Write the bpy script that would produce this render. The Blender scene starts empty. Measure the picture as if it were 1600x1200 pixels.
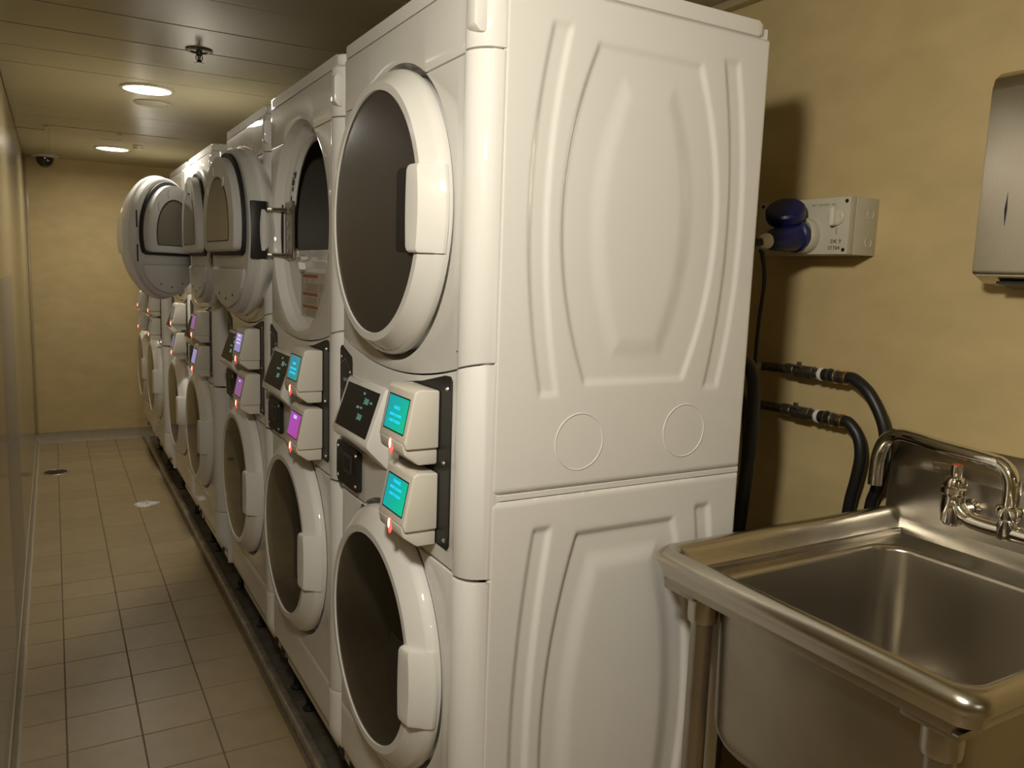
import bpy, bmesh, math, random
from mathutils import Vector, Matrix
random.seed(7)
PI = math.pi
S = bpy.context.scene
C = S.collection

# ---------------------------------------------------------------- camera
CX, CY, CZ = -0.5759, -1.1297, 1.46
ya, pi_, ro = math.radians(30.0787), math.radians(7.8372), math.radians(2.0393)
F = Vector((math.sin(ya)*math.cos(pi_), math.cos(ya)*math.cos(pi_), -math.sin(pi_)))
R0 = Vector((math.cos(ya), -math.sin(ya), 0)); U0 = R0.cross(F)
Rv = math.cos(ro)*R0 + math.sin(ro)*U0; Uv = -math.sin(ro)*R0 + math.cos(ro)*U0
cam = bpy.data.cameras.new('camera'); cam.sensor_width = 36; cam.lens = 1241.12/1600*36
cam.clip_start = 0.02
co = bpy.data.objects.new('camera', cam); C.objects.link(co)
M = Matrix((Rv, Uv, -F)).transposed().to_4x4(); M.translation = (CX, CY, CZ)
co.matrix_world = M
S.camera = co

# ---------------------------------------------------------------- world, lamps, exposure
w = bpy.data.worlds.new('world'); S.world = w; w.use_nodes = True
w.node_tree.nodes['Background'].inputs[0].default_value = (1, .85, .6, 1)
w.node_tree.nodes['Background'].inputs[1].default_value = 0.02
S.view_settings.view_transform = 'Standard'; S.view_settings.look = 'None'
S.view_settings.gamma = 1; S.view_settings.use_curve_mapping = False
S.view_settings.exposure = 0.04
HC = 2.2226
LAMPS = [(-.178, 2.895, 8.3, .10), (-.186, 5.14, 8.5, .10), (-.45, -3.0, 7.0, .10)]  # last entry is an added fill lamp behind the camera
LCOL = (1.0, .94, .83)
for (lx, ly, pw, lr) in LAMPS:
    l = bpy.data.lights.new('ceiling_lamp_light', 'AREA'); l.shape = 'DISK'; l.size = lr*2*.93; l.energy = pw
    l.color = LCOL; l.spread = math.radians(150 if ly < 0 else 172)
    lo = bpy.data.objects.new('ceiling_lamp_light', l); lo.location = (lx, ly, HC-.012); C.objects.link(lo)

# bulkhead lamp on the left wall beside the photographer (its shadows fall on the right wall)
WLP = Vector((-.655, -.80, 1.985)); WLD = Vector((.66, .46, -.59)).normalized()
l = bpy.data.lights.new('wall_lamp_light', 'AREA'); l.shape = 'DISK'; l.size = .15; l.energy = 15.5; l.color = LCOL
lo = bpy.data.objects.new('wall_lamp_light', l); lo.location = WLP+WLD*.012; lo.rotation_euler = WLD.to_track_quat('-Z', 'Y').to_euler(); C.objects.link(lo)

# ---------------------------------------------------------------- materials
def mat(name, col, rough=.5, metal=0, spec=.5, coat=0, emit=None, es=1, noise=None, bump=None, trans=0, aniso=0):
    m = bpy.data.materials.new(name); m.use_nodes = True
    nt = m.node_tree; b = nt.nodes['Principled BSDF']
    b.inputs['Base Color'].default_value = (*col, 1)
    b.inputs['Roughness'].default_value = rough; b.inputs['Metallic'].default_value = metal
    b.inputs['Specular IOR Level'].default_value = spec
    b.inputs['Coat Weight'].default_value = coat; b.inputs['Coat Roughness'].default_value = .035
    if trans: b.inputs['Transmission Weight'].default_value = trans
    if aniso: b.inputs['Anisotropic'].default_value = aniso
    if emit: b.inputs['Emission Color'].default_value = (*emit, 1); b.inputs['Emission Strength'].default_value = es
    tc = nt.nodes.new('ShaderNodeTexCoord')
    if noise:
        sc, amt, stretch = noise
        mp = nt.nodes.new('ShaderNodeMapping'); mp.inputs['Scale'].default_value = stretch
        n = nt.nodes.new('ShaderNodeTexNoise'); n.inputs['Scale'].default_value = sc; n.inputs['Detail'].default_value = 6
        nt.links.new(tc.outputs['Object'], mp.inputs[0]); nt.links.new(mp.outputs[0], n.inputs['Vector'])
        r = nt.nodes.new('ShaderNodeValToRGB')
        r.color_ramp.elements[0].position = .3; r.color_ramp.elements[1].position = .7
        r.color_ramp.elements[0].color = (*[c*(1-amt) for c in col], 1)
        r.color_ramp.elements[1].color = (*[min(1, c*(1+amt)) for c in col], 1)
        nt.links.new(n.outputs['Fac'], r.inputs[0]); nt.links.new(r.outputs[0], b.inputs['Base Color'])
    if bump:
        sc, st, stretch = bump
        mp = nt.nodes.new('ShaderNodeMapping'); mp.inputs['Scale'].default_value = stretch
        n = nt.nodes.new('ShaderNodeTexNoise'); n.inputs['Scale'].default_value = sc; n.inputs['Detail'].default_value = 3
        bp = nt.nodes.new('ShaderNodeBump'); bp.inputs['Strength'].default_value = st; bp.inputs['Distance'].default_value = .01
        nt.links.new(tc.outputs['Object'], mp.inputs[0]); nt.links.new(mp.outputs[0], n.inputs['Vector'])
        nt.links.new(n.outputs['Fac'], bp.inputs['Height']); nt.links.new(bp.outputs[0], b.inputs['Normal'])
    return m

MWHITE = mat('white_enamel', (.78, .762, .715), .5, coat=.9, spec=.12, noise=(3, .015, (1, 1, 1)))
MRING = mat('white_door_plastic', (.78, .762, .71), .45, coat=.9, spec=.15)
MLINER = mat('grey_white_liner', (.62, .61, .58), .35)
MGLASS = mat('smoked_door_window', (.010, .008, .005), .08, spec=.28)
MDGLASS = mat('smoked_dryer_window', (.050, .043, .034), .33, spec=.6)
MCLEAR = mat('inner_door_glass', (.24, .22, .17), .10, spec=.7)
MBLACK = mat('black_plastic', (.012, .011, .010), .45)
MSEAL = mat('black_rubber_seal', (.012, .011, .010), .6)
MPRINT = mat('grey_print', (.35, .33, .30), .5)
MDARKGREY = mat('dark_grey_plate', (.05, .045, .04), .4)
MDRUM = mat('steel_drum', (.16, .15, .125), .40, metal=.6)
MCHROME = mat('chrome', (.86, .84, .80), .06, metal=1)
MSCREW = mat('screw_steel', (.7, .68, .62), .25, metal=1)
MSTEEL = mat('brushed_stainless', (.56, .525, .455), .25, metal=1, noise=(30, .06, (1, 18, 18)), bump=(60, .05, (1, 30, 30)))
MSTEEL2 = mat('dull_stainless', (.42, .38, .32), .36, metal=1, noise=(9, .08, (1, 1, 1)))
MDISP = mat('satin_stainless', (.60, .56, .47), .28, metal=1, noise=(40, .03, (1, 20, 1)))
MPAPER = mat('wallpaper', (.56, .435, .215), .55, spec=.3, noise=(7, .07, (1, 1, 1.8)), bump=(90, .06, (1, 1, 1)))
MPANEL = mat('laminate_wall_panel', (.42, .345, .19), .17, spec=.6, noise=(2, .03, (1, 1, 1)))
MGPANEL = mat('grey_reflection_panel', (.30, .27, .21), .25, spec=.6, noise=(2, .03, (1, 1, 1)))  # grey tint imitates machines mirrored in the glossy wall
MCEIL = mat('ceiling_panel', (.44, .39, .25), .25, spec=.6, noise=(3, .03, (1, 1, 1)))
MGAP = mat('dark_joint', (.06, .05, .03), .8)
MCGAP = mat('ceiling_joint', (.13, .105, .055), .7)
MTILES = [mat('floor_tile_%d' % i, c, .36, spec=.28, noise=(14, .05, (1, 1, 1))) for i, c in enumerate(
    [(.36, .275, .152), (.343, .262, .144), (.374, .284, .158), (.35, .266, .148)])]
MGROUT = mat('grout', (.17, .13, .08), .8, noise=(60, .2, (1, 1, 1)))
MSKIRT = mat('skirting', (.33, .27, .175), .4, noise=(20, .06, (1, 1, 1)))
MCAULK = mat('caulk', (.42, .36, .25), .6, bump=(40, .5, (1, 1, 1)))
MTRAYTILE = mat('dark_tray_tile', (.13, .115, .09), .3, noise=(8, .3, (1, 1, 1)))
MLIP = mat('worn_steel_lip', (.48, .44, .36), .42, metal=.7, noise=(25, .25, (1, 1, 1)))
MRUBBER = mat('black_rubber_hose', (.015, .014, .013), .42)
MBRASS = mat('brass', (.65, .42, .14), .3, metal=1)
MPIPE = mat('tarnished_pipe', (.16, .14, .11), .35, metal=.8, noise=(60, .5, (1, 1, 1)))
MTAPE = mat('white_tape', (.7, .68, .6), .5)
MBLUE = mat('blue_plastic', (.005, .008, .075), .35)
MGREYP = mat('light_grey_plastic', (.52, .49, .38), .45)
MREADER = mat('card_reader_plastic', (.72, .68, .58), .35, coat=.2)
MRED = mat('red_status_light', (1, .1, .05), .3, emit=(1, .10, .07), es=22)
MREDH = mat('red_status_halo', (.9, .3, .25), .3, emit=(1, .06, .05), es=1.1)  # LED glow on the reader base, put into an emitting material
MCYANTXT = mat('cyan_screen_text', (0, 0, 0), .5, emit=(.02, .62, 1), es=1.1)
MGREENTXT = mat('green_display_digits', (0, 0, 0), .5, emit=(.25, .60, .42), es=.40)
MLILACTXT = mat('lilac_screen_text', (0, 0, 0), .5, emit=(.7, .5, 1), es=1.2)
MLAMP = mat('lamp_diffuser', (1, 1, 1), .5, emit=(1, .97, .95), es=5)
MORANGE = mat('red_brown_label_bar', (.40, .11, .05), .6)
MLABEL = mat('label_sticker', (.55, .49, .38), .6)
MINK = mat('ink', (.05, .04, .03), .7)
MINK2 = mat('faded_ink', (.28, .24, .17), .7)
MREDX = mat('red_index', (.6, .06, .04), .4)
MWPAPER = mat('white_paper', (.75, .72, .66), .7)
MDOME = mat('dark_dome', (.010, .010, .012), .08, spec=.8)
MINT = mat('dark_interior', (.02, .018, .015), .8)

def screen_mat(name, c0, c1, es, direction):
    m = mat(name, (0, 0, 0), .35)
    nt = m.node_tree; b = nt.nodes['Principled BSDF']
    tc = nt.nodes.new('ShaderNodeTexCoord')
    dot = nt.nodes.new('ShaderNodeVectorMath'); dot.operation = 'DOT_PRODUCT'; dot.inputs[1].default_value = direction
    nt.links.new(tc.outputs['Generated'], dot.inputs[0])
    r = nt.nodes.new('ShaderNodeValToRGB')
    r.color_ramp.elements[0].color = (*c0, 1); r.color_ramp.elements[1].color = (*c1, 1)
    nt.links.new(dot.outputs['Value'], r.inputs[0]); nt.links.new(r.outputs[0], b.inputs['Emission Color'])
    b.inputs['Emission Strength'].default_value = es
    return m
# the screens' picture is a two-colour gradient
SC_TEAL = screen_mat('teal_screen', (.002, .58, .28), (.01, .34, .44), .9, (0, .7, .3))
SC_TEALDIM = screen_mat('dim_teal_screen', (.03, .36, .30), (.05, .24, .36), .8, (0, .7, .3))
SC_PINK = screen_mat('magenta_screen', (.50, .06, .36), (.36, .09, .50), .85, (0, .5, .5))
SC_VIOLET = screen_mat('violet_screen', (.30, .28, .55), (.38, .32, .60), .8, (0, .5, .5))
SC_MAUVE = screen_mat('mauve_screen', (.30, .10, .28), (.26, .12, .30), .8, (0, .5, .5))
SC_GREY = screen_mat('grey_violet_screen', (.20, .16, .20), (.19, .15, .22), .7, (0, .5, .5))
SC_OFF = screen_mat('grey_green_screen', (.12, .13, .11), (.13, .14, .12), .7, (0, .5, .5))

# ---------------------------------------------------------------- mesh helpers
def finish(bm, name, m, parent=None, ang=32, flip=True):
    if flip: bmesh.ops.recalc_face_normals(bm, faces=bm.faces)
    for f in bm.faces: f.smooth = True
    for e in bm.edges:
        if len(e.link_faces) == 2:
            if e.calc_face_angle(0) > math.radians(ang): e.smooth = False
    me = bpy.data.meshes.new(name); bm.to_mesh(me); bm.free()
    ms = m if isinstance(m, (list, tuple)) else [m]
    for x in ms: me.materials.append(x)
    o = bpy.data.objects.new(name, me); C.objects.link(o)
    if parent: o.parent = parent
    return o
def tag(o, label=None, cat=None, group=None, kind=None):
    if label: o['label'] = label
    if cat: o['category'] = cat
    if group: o['group'] = group
    if kind: o['kind'] = kind
    return o
def empty(name, loc=(0, 0, 0)):
    o = bpy.data.objects.new(name, None); o.location = loc; o.empty_display_size = .05; C.objects.link(o); return o
def a_box(bm, x0, x1, y0, y1, z0, z1, bev=0, seg=2, mi=0):
    r = bmesh.ops.create_cube(bm, size=1)
    vs = r['verts']
    for v in vs:
        v.co = Vector((x0+(v.co.x+.5)*(x1-x0), y0+(v.co.y+.5)*(y1-y0), z0+(v.co.z+.5)*(z1-z0)))
    fs = list({f for v in vs for f in v.link_faces})
    for f in fs: f.material_index = mi
    if bev:
        es = list({e for v in vs for e in v.link_edges})
        bmesh.ops.bevel(bm, geom=es, offset=bev, segments=seg, affect='EDGES', profile=.5)
def box(name, x0, x1, y0, y1, z0, z1, m, parent=None, bev=0, seg=2):
    bm = bmesh.new(); a_box(bm, x0, x1, y0, y1, z0, z1, bev, seg)
    return finish(bm, name, m, parent)
def frame_of(axis):
    a = Vector(axis).normalized()
    t = Vector((0, 0, 1)) if abs(a.z) < .9 else Vector((0, 1, 0))
    u = t.cross(a).normalized(); v = a.cross(u); return a, u, v
def a_lathe(bm, prof, org=(0, 0, 0), axis=(0, 0, 1), n=48, cap=True):
    """prof: (radius, distance along axis)"""
    a, u, v = frame_of(axis); org = Vector(org); rings = []
    for r, h in prof:
        if r < 1e-6: rings.append([bm.verts.new(org+a*h)])
        else: rings.append([bm.verts.new(org+a*h+(u*math.cos(2*PI*k/n)+v*math.sin(2*PI*k/n))*r) for k in range(n)])
    for A, B in zip(rings, rings[1:]):
        for k in range(n):
            k2 = (k+1) % n
            if len(A) == 1 and len(B) == 1: continue
            if len(A) == 1: bm.faces.new((A[0], B[k], B[k2]))
            elif len(B) == 1: bm.faces.new((A[k], A[k2], B[0]))
            else: bm.faces.new((A[k], A[k2], B[k2], B[k]))
    if cap:
        for Rg in (rings[0], rings[-1]):
            if len(Rg) > 2:
                try: bm.faces.new(Rg)
                except ValueError: pass
def lathe(name, prof, org, axis, m, parent=None, n=48, cap=True, ang=32):
    bm = bmesh.new(); a_lathe(bm, prof, org, axis, n, cap); return finish(bm, name, m, parent, ang)
def smooth_path(pts, sub=8):
    P = [Vector(p) for p in pts]; out = []
    for i in range(len(P)-1):
        p0 = P[max(i-1, 0)]; p1 = P[i]; p2 = P[i+1]; p3 = P[min(i+2, len(P)-1)]
        for k in range(sub):
            t = k/sub
            out.append(.5*((2*p1)+(-p0+p2)*t+(2*p0-5*p1+4*p2-p3)*t*t+(-p0+3*p1-3*p2+p3)*t**3))
    out.append(P[-1]); return out
def a_tube(bm, path, r, n=14, cap=True):
    path = [Vector(p) for p in path]; rr = r if isinstance(r, (list, tuple)) else [r]*len(path)
    d0 = (path[1]-path[0]).normalized(); _, u, v = frame_of(d0); prev = d0; rings = []
    for i, p in enumerate(path):
        d = (path[min(i+1, len(path)-1)]-path[max(i-1, 0)]).normalized()
        q = prev.rotation_difference(d); u = q @ u; v = q @ v; prev = d
        rings.append([bm.verts.new(p+(u*math.cos(2*PI*k/n)+v*math.sin(2*PI*k/n))*rr[i]) for k in range(n)])
    for A, B in zip(rings, rings[1:]):
        for k in range(n): bm.faces.new((A[k], A[(k+1) % n], B[(k+1) % n], B[k]))
    if cap: bm.faces.new(rings[0]); bm.faces.new(rings[-1])
def tube(name, path, r, m, parent=None, n=14):
    bm = bmesh.new(); a_tube(bm, path, r, n); return finish(bm, name, m, parent, 50)
def a_prism(bm, poly, axis, a, b, bev=0, seg=2):
    """poly of 2-D points in the two other axes (x,y,z order); extruded along axis from a to b"""
    def P(q, h):
        if axis == 'x': return (h, q[0], q[1])
        if axis == 'y': return (q[0], h, q[1])
        return (q[0], q[1], h)
    A = [bm.verts.new(P(q, a)) for q in poly]; B = [bm.verts.new(P(q, b)) for q in poly]
    n = len(poly); fs = [bm.faces.new(A), bm.faces.new(B)]
    for k in range(n): fs.append(bm.faces.new((A[k], A[(k+1) % n], B[(k+1) % n], B[k])))
    if bev:
        es = list({e for f in fs for e in f.edges})
        bmesh.ops.bevel(bm, geom=es, offset=bev, segments=seg, affect='EDGES', profile=.5)
def prism(name, poly, axis, a, b, m, parent=None, bev=0, seg=2):
    bm = bmesh.new(); a_prism(bm, poly, axis, a, b, bev, seg); return finish(bm, name, m, parent)
def rrect(x0, x1, y0, y1, r, n=5):
    out = []
    for cx, cy, a0 in ((x1-r, y1-r, 0), (x0+r, y1-r, 90), (x0+r, y0+r, 180), (x1-r, y0+r, 270)):
        for k in range(n+1):
            a = math.radians(a0+90*k/n); out.append((cx+r*math.cos(a), cy+r*math.sin(a)))
    return out
def text(name, body, size, m, parent, origin, right, up, align='CENTER', depth=.0003):
    cu = bpy.data.curves.new(name, 'FONT'); cu.body = body; cu.size = size; cu.align_x = align; cu.align_y = 'CENTER'; cu.extrude = depth
    cu.resolution_u = 2
    t = bpy.data.objects.new(name, cu); C.objects.link(t)
    bpy.context.view_layer.update()
    me = bpy.data.meshes.new_from_object(t.evaluated_get(bpy.context.evaluated_depsgraph_get()))
    bpy.data.objects.remove(t); bpy.data.curves.remove(cu)
    r = Vector(right).normalized(); u = Vector(up).normalized(); nn = r.cross(u)
    M4 = Matrix((r, u, nn)).transposed().to_4x4(); M4.translation = Vector(origin)
    me.transform(M4); me.materials.clear(); me.materials.append(m)
    o = bpy.data.objects.new(name, me); C.objects.link(o); o.parent = parent; return o

# ---------------------------------------------------------------- setting
XL, XR, YN, YB = -.735, 1.08, -4.2, 6.0974
fl = box('floor', XL-.1, XR+.1, YN, YB+.1, -.06, -.003, MGROUT); tag(fl, kind='structure')
TS = .2052
xl = [-.7315]+[-.591+TS*k for k in range(4)]+[.034]
rows = [1.4128+TS*k for k in range(-6, 23)]+[YB-.012]
for j in range(len(rows)-1):
    for i in range(len(xl)-1):
        if xl[i+1]-xl[i] < .01: continue
        g = .0018
        o = box('tile', xl[i]+g, xl[i+1]-g, rows[j]+g, rows[j+1]-g, -.004, random.uniform(-.0004, .0004), random.choice(MTILES), fl, .0012, 1)
# remaining floor beyond the tiled walkway that is in view
bm = bmesh.new()
for j in range(int((rows[0]-YN)/TS)):
    y1 = rows[0]-TS*j
    for i in range(9):
        x0 = -.591-TS+TS*i
        a_box(bm, max(x0, XL)+.002, min(x0+TS, XR)-.002, y1-TS+.002, y1-.002, -.004, 0)
o = finish(bm, 'tile_field', MTILES[0], fl); tag(o, kind='stuff')

ce = box('ceiling', XL-.1, XR+.1, YN, YB+.1, HC+.004, HC+.1, MCGAP); tag(ce, kind='structure')
cj = [YB, 4.34, 4.02, 3.72, 2.71, 2.41, 2.09, 1.77, 1.45, 1.13]
y = 1.13
while y > YN: y -= .32; cj.append(y)
for a, b in zip(cj[1:], cj):
    if abs(b-YB) < .01:
        # last field with the service hatch
        box('ceiling_panel', XL+.002, -.5605, 4.585, YB, HC, HC+.004, MCEIL, ce, .0005, 1)
        box('service_hatch', -.560, XR, a+.020, YB, HC, HC+.004, MCEIL, ce, .0005, 1)
        box('ceiling_panel', .133, XR, a+.002, a+.0202, HC, HC+.004, MCEIL, ce, .0005, 1)
        box('ceiling_panel', XL+.002, -.5605, a+.003, 4.56, HC, HC+.004, MCEIL, ce, .0005, 1)
        box('panel_clip', -.588, -.563, a+.02, 4.60, HC-.007, HC+.002, MCEIL, ce, .001, 1)
    else:
        wj = .014 if abs(a-1.77) < .01 else .008 if abs(a-2.71) < .01 or abs(a-2.41) < .01 else .0035
        box('ceiling_panel', XL+.002, XR, a+wj/2, b-wj/2, HC, HC+.004, MCEIL, ce, .0012, 1)
# walls
wl = box('wall_left', XL-.1, XL-.006, YN, YB+.1, -.06, HC+.1, MGAP); tag(wl, kind='structure')
pj = [YB, 5.12, 4.10, 3.09, 2.06, 1.04, 0, -1.04, -2.08, -3.12, YN]
for b, a in zip(pj, pj[1:]):
    if a > 2 and b < 3.1:
        box('wall_panel', XL-.008, XL, a+.001, b-.001, 1.377, HC+.02, MPANEL, wl, .001, 1)
        p_ = box('lower_panel', XL-.008, XL, a+.001, b-.001, .0, 1.3755, MGPANEL, wl, .001, 1); tag(p_, 'lower wall panel with a grey machine reflection put into its colour')  # reflection of the machines, painted as a grey lower half
    else:
        box('wall_panel', XL-.008, XL, a+.001, b-.001, .0, HC+.02, MPANEL, wl, .001, 1)
wb = box('wall_back', XL-.1, XR+.1, YB, YB+.1, -.06, HC+.1, MPAPER); tag(wb, kind='structure')
wr = box('wall_right', XR, XR+.1, YN, YB+.1, -.06, HC+.1, MPAPER); tag(wr, kind='structure')
wn = box('wall_near', XL-.1, XR+.1, YN-.1, YN, -.06, HC+.1, MPAPER); tag(wn, kind='structure')
o = prism('baseboard_back', [(YB, 0), (YB, .085), (YB-.008, .083), (YB-.010, .02), (YB-.022, 0)], 'x', XL, XR, MSKIRT); tag(o, kind='structure')
# wavy coved skirting with caulk along the left wall
bm = bmesh.new(); secs = []
N = 110
for k in range(N+1):
    y = YN+(YB-YN)*k/N; wob = random.uniform(-.0025, .0025)
    sec = [(XL, .048+wob), (XL+.004, .047+wob), (XL+.007, .02), (XL+.016+wob*.6, .004), (XL+.024+wob*.6, 0.0005)]
    secs.append([bm.verts.new((x, y, z)) for x, z in sec])
for A, B in zip(secs, secs[1:]):
    for i in range(4): bm.faces.new((A[i], A[i+1], B[i+1], B[i]))
o = finish(bm, 'baseboard_left', MCAULK); tag(o, kind='structure')
# narrow edge trim at the far corner
o = box('trim_1', XL, XL+.018, YB-.014, YB, .08, HC, MPANEL, None, .003); tag(o, kind='structure')
o = box('trim_2', XR-.03, XR, YN, YB, HC-.022, HC, MPANEL, None, .003); tag(o, kind='structure')

# ---------------------------------------------------------------- stacked washer-dryer
W, D0, DEPTH, HT = .686, .045, .617, 1.945
YC, ZD, ZW = .366, 1.565, .705
RH = .282
def fx(y, z=1.0):
    if y > W/2:
        d = max(W-y, 0); t = max(0, (.022-d)/.022)
        return .007+.038*(1-math.sqrt(max(0, 1-t*t)))
    d = max(y, 0)
    if d < .045:
        t = (.045-d)/.045; x = .045*(1-math.sqrt(max(0, 1-t*t)))
    else:
        s = min(1, (d-.047)/.012); s = max(0, s); x = .007*s*s*(3-2*s)
    return x
def zmid(y): return 1.263+.044*min(1.6, ((y-.36)/.33)**2)
def ycols(a, b, extra=()):
    base = [0, .001, .004, .009, .016, .025, .035, .045, .049, .053, .057, .062, .08, .11, .14]
    base = base+[W-v for v in base]+[W-.012, W-.020, W-.005]+[.17+.02*k for k in range(18)]+[a, b]+list(extra)
    base = sorted(v for v in base if a-1e-9 <= v <= b+1e-9); out = []
    for v in base:
        if not out or v-out[-1] > 4e-4: out.append(v)
    out[0] = a; out[-1] = b
    return out
def panel(name, strips, m, parent, fxx=fx, nz=1, depth=.022, bev=.0022):
    """strips: (y list, zlo(y), zhi(y)); front surface x=fxx(y,z) with a returned edge"""
    bm = bmesh.new(); cache = {}
    def V(y, z):
        k = (round(y, 5), round(z, 5))
        if k not in cache: cache[k] = bm.verts.new((fxx(y, z), y, z))
        return cache[k]
    for ys, lo, hi in strips:
        for y0, y1 in zip(ys, ys[1:]):
            for i in range(nz):
                q = []
                for yy, t in ((y0, i/nz), (y1, i/nz), (y1, (i+1)/nz), (y0, (i+1)/nz)):
                    a, b = lo(yy), hi(yy); v = V(yy, a+(b-a)*t)
                    if v not in q: q.append(v)
                if len(q) > 2:
                    try: bm.faces.new(q)
                    except ValueError: pass
    bd = [e for e in bm.edges if len(e.link_faces) == 1]
    r = bmesh.ops.extrude_edge_only(bm, edges=bd)
    for v in r['geom']:
        if isinstance(v, bmesh.types.BMVert):
            v.co.x += depth
            if v.co.y < .0005: v.co.y += .005
            elif v.co.y > W-.0005: v.co.y -= .005
    bmesh.ops.recalc_face_normals(bm, faces=bm.faces)
    if bev:
        bmesh.ops.bevel(bm, geom=bd, offset=bev, segments=2, affect='EDGES', profile=.5, clamp_overlap=True)
    return finish(bm, name, m, parent, 40)

def circ(y, zc, r, s): return zc+s*math.sqrt(max(0, r*r-(y-YC)**2))
arcs = [YC+RH*math.cos(PI*k/40) for k in range(41)]

def side_emboss(x, z, zc, h, lens_h, amp=1):
    t = (z-zc)/h
    xc = .337; dx = abs(x-xc)
    def sm(v, wd): v = max(-1, min(1, v/wd)); return .5+.5*math.sin(v*PI/2)
    tt = min(1.3, t*t)
    hwf = .172-.060*tt; dzf = h-abs(z-zc)
    frame = min(sm(hwf-dx, .006), sm(dzf, .006))
    hl = (.098 if zc > 1 else .122)-.050*min(1.3, ((z-zc)/lens_h)**2); dzl = lens_h-abs(z-zc)
    lens = min(sm(hl-dx, .022), sm(dzl, .022))
    ho = .236-.030*tt; hi = .203-.030*tt
    bar = min(sm(ho-dx, .006), sm(dx-hi, .006), sm(h+.018-abs(z-zc), .006))
    return amp*(.0075*frame-.007*lens+.0065*bar)
def side_panel(name, z0, z1, zc, h, lens_h, parent, ysgn=1, yb=0.0, amp=1):
    bm = bmesh.new(); nx, nz = 150, 150; g = []
    for j in range(nz+1):
        z = z0+(z1-z0)*j/nz; row = []
        for i in range(nx+1):
            x = D0+.001+(DEPTH-D0-.001)*i/nx
            e = side_emboss(x, z, zc, h, lens_h, amp)
            edge = min(x-D0-.001, DEPTH-x, z-z0, z1-z)
            rd = .003*max(0, 1-edge/.003)**2 if edge < .003 else 0
            row.append(bm.verts.new((x, yb+ysgn*(e+rd), z)))
        g.append(row)
    for j in range(nz):
        for i in range(nx): bm.faces.new((g[j][i], g[j][i+1], g[j+1][i+1], g[j+1][i]))
    bd = [e for e in bm.edges if len(e.link_faces) == 1]
    r = bmesh.ops.extrude_edge_only(bm, edges=bd)
    for v in r['geom']:
        if isinstance(v, bmesh.types.BMVert): v.co.y += ysgn*.009
    o = finish(bm, name, MWHITE, parent, 60, flip=False)
    return o

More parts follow.
